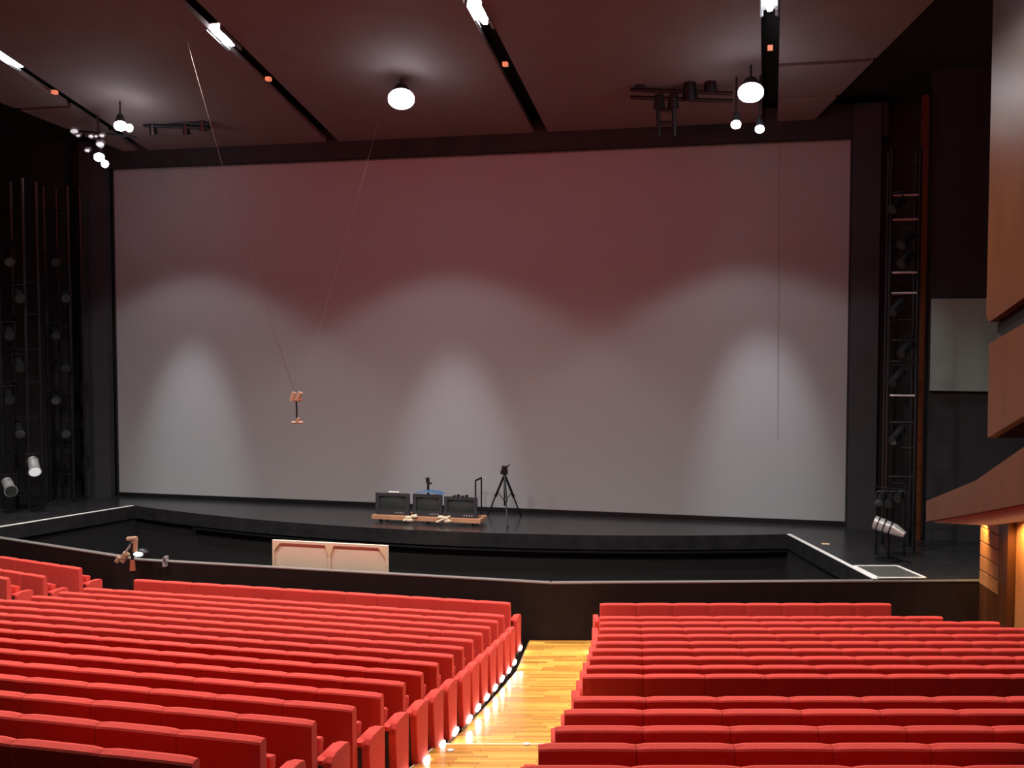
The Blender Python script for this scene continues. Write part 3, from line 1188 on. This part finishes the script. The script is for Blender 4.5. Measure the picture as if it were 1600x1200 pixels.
bm = new()
wallslab(bm, .02, 20, -.5, 2.75, -.35, -.15)
wall = struct('wall_side', bm, 'wood')
k = 0
z = 1.0
while z < 2.6:
    bm = new()
    wallslab(bm, 0, .95, z, z + .24, -.15, 0)
    obj('board', bm, 'woodlight', wall, bevel=.006)
    z += .26
bm = new()
wallslab(bm, 0, .95, -.4, .98, -.15, 0)
obj('panel', bm, 'wood', wall)
for s in (1.02, 2.4, 3.8, 5.2):
    bm = new()
    wallslab(bm, s, s + .4, -.4, 2.7, -.15, .06)
    obj('pilaster', bm, 'wood', wall)
    bm = new()
    wallslab(bm, s + .44, s + 1.34, -.4, 2.7, -.15, -.06)
    obj('panel', bm, 'woodlight', wall)
# lamps washing the boards
for n_, s in enumerate((.32, 1.95)):
    p = W0 + AD * s + WN * .22 + Vector((0, 0, 2.28 + n_ * .25))
    t = thing('wall_lamp', ('small warm downlight over the lit wooden boards at the wall corner', 'small warm downlight over the second wooden bay, off the right edge')[n_], 'lamp', p, worldparts=True)
    bm = new()
    tube(bm, p, p + Vector((0, 0, .14)), .06, 12)
    obj('housing', bm, 'blackmetal', t)
    bm = new()
    tube(bm, p - Vector((0, 0, .012)), p, .055, 12)
    obj('lens', bm, mat('warm_lamp', (1, .8, .4), .3, emit=12, ecol=(1, .75, .35)), t)
    light('wall_beam', 'SPOT', p - Vector((0, 0, .03)), WOOD_W, (1, .62, .22), p + Vector((0, 0, -2)) - WN * .5, .04, 130, .6, parent=t)


# ------------------------------------------------------------------ seats
def seat_proto(w):
    t = thing('theatre_seat', '', 'seat', (0, 0, 0))
    # the backrest: upholstered slab, gently crowned, leaning back
    bm = new()
    n = 8
    hw = w / 2 - .002
    prof = [(.03, .10), (.0, .5), (.0, .90), (.0, .925), (.01, .938), (.06, .95), (.088, .946), (.10, .93), (.10, .86), (.12, .5), (.12, .10)]
    rings = []
    for i in range(n + 1):
        x = -hw + 2 * hw * i / n
        e = abs(x) / hw
        drop = .007 * e ** 6
        ring = []
        for (py, pz) in prof:
            s = 1 if pz > .8 else 0
            inset = (.008 * (e > .99)) * (1 if py < .05 else -1)
            ring.append(bm.verts.new((x * 1.0, py + inset, pz - drop * s)))
        rings.append(ring)
    for a, b in zip(rings, rings[1:]):
        for j in range(len(prof) - 1):
            bm.faces.new((a[j], b[j], b[j + 1], a[j + 1]))
        bm.faces.new((a[-1], b[-1], b[0], a[0]))
    bm.faces.new(rings[0])
    bm.faces.new(rings[-1][::-1])
    obj('backrest', bm, 'fabric', t, smooth=False)
    bm = new()                                  # tipped-up seat pad
    box(bm, -w / 2 + .05, w / 2 - .05, 0, .10, 0, .42, Matrix.Translation((0, .15, .34)) @ Matrix.Rotation(radians(-12), 4, 'X'))
    obj('seat_pad', bm, 'fabric', t, bevel=.02)
    bm = new()                                  # armrest on the right of each seat
    box(bm, w / 2 - .035, w / 2 + .035, .11, .46, .60, .64)
    obj('armrest', bm, 'fabric', t, bevel=.01)
    bm = new()
    box(bm, w / 2 - .02, w / 2 + .02, .12, .30, 0, .60)
    obj('pedestal', bm, 'shell', t)
    return t


def end_panel(t, side, w):
    """upholstered end panel with a rounded top and a small lamp at its foot"""
    bm = new()
    x0 = side * (w / 2 + .0)
    x1 = side * (w / 2 + .085)
    pf = [(.19, .05), (.14, .56), (.15, .61), (.19, .645), (.25, .66), (.42, .66), (.48, .645), (.50, .60), (.48, .05)]
    prism(bm, [(x0, y, z) for y, z in pf], (x1 - x0, 0, 0))
    ep = obj('end_panel', bm, 'fabric', t, bevel=.012)
    bm = new()
    ball(bm, (x1 + side * .012, .39, .075), .055, 10, (.35, 2.0, .7))
    obj('floor_lamp', bm, 'aislelamp', ep)
    bm = new()
    box(bm, min(x0, x1) + .01, max(x0, x1) - .01, .14, .46, 0, .05)
    obj('foot', bm, 'shell', t)


ORD = ['first', 'second', 'third', 'fourth', 'fifth', 'sixth', 'seventh', 'eighth', 'ninth', 'tenth', 'eleventh', 'twelfth', 'thirteenth',
       'fourteenth', 'fifteenth', 'sixteenth', 'seventeenth']
protos = {}


def get_proto(key, w, side):
    if key not in protos:
        p = seat_proto(w)
        if side:
            end_panel(p, side, w)
        protos[key] = [p, False]
    return protos[key]


def place(key, w, side, x, y, z, rot, label, group):
    rec = get_proto(key, w, side)
    if not rec[1]:
        rec[1] = True
        o = rec[0]
        o.location = (x, y, z)
        o.rotation_euler = (0, 0, rot)
    else:
        o = dup(rec[0], (x, y, z), rot)
    o['label'] = label
    o['group'] = group
    return o


def px(p):
    d = Vector(p) - EYE
    return 800 + FPX * d.dot(RT) / d.dot(FW), 600 - FPX * d.dot(UP) / d.dot(FW)


count = 0
CW = .596
CLEFT = [-11.36, -11.60, -11.78, -11.90]
for i in range(NR):
    k = 0
    while True:
        x = CEND[i] - CW * (k + .5)
        if i < 4:
            n = round((CEND[i] - CLEFT[i]) / CW)
            if k >= n:
                break
        if px((x + CW / 2, CY[i], ZT[i]))[0] < -70 or x < -21:
            break
        last = i < 4 and k == n - 1
        side = 1 if k == 0 else (-1 if last else 0)
        lab = 'red seat in the centre block, %s row from the stage, %s from the right aisle' % (ORD[i], ORD[k])
        if k == 0:
            lab = 'red end seat of the centre block beside the wooden aisle, %s row from the stage' % ORD[i]
        place(('c', side), CW, side, x, CY[i], H[i], 0, lab, 'red seats of the centre block')
        count += 1
        k += 1
RW = .612
RN = [8, 9, 10, 11, 12]
for i in range(NR):
    if i == 10:
        continue
    k = 0
    while True:
        p = Vector((*RP[i], 0)) + UR * RW * (k + .5)
        if i < 3 and k >= RN[i]:
            break
        q = px((p.x - UR.x * RW / 2, p.y - UR.y * RW / 2, ZT[i]))
        if q[0] > 1670 or (p - W0).dot(WN) < .35:
            break
        side = -1 if k == 0 else (1 if (i < 3 and k == RN[i] - 1) else 0)
        row = ORD[i if i < 10 else i - 1]
        lab = 'red seat in the right block, %s row from the stage, %s from the aisle' % (row, ORD[k])
        if k == 0:
            lab = 'red end seat of the right block beside the wooden aisle, %s row from the stage' % row
        place(('r', side), RW, side, p.x, p.y, H[i], YAW, lab, 'red seats of the right block')
        count += 1
        k += 1
LP = [(-12.94, 17.66), (-13.15, 16.90), (-13.33, 16.15)]
UD = Vector((-cos(YAW), sin(YAW), 0))
for i in range(3):
    for k in range((5, 4, 3)[i]):
        p = Vector((*LP[i], 0)) + UD * CW * (k + .5)
        side = 1 if k == 0 else 0
        lab = 'red seat in the far left block, %s row from the stage, %s from its aisle' % (ORD[i], ORD[k])
        place(('l', side), CW, side, p.x, p.y, H[i], -YAW, lab, 'red seats of the far left block')
        count += 1
print('seats', count)
for o in bpy.data.objects:
    if '_w' in o.keys():
        del o['_w']
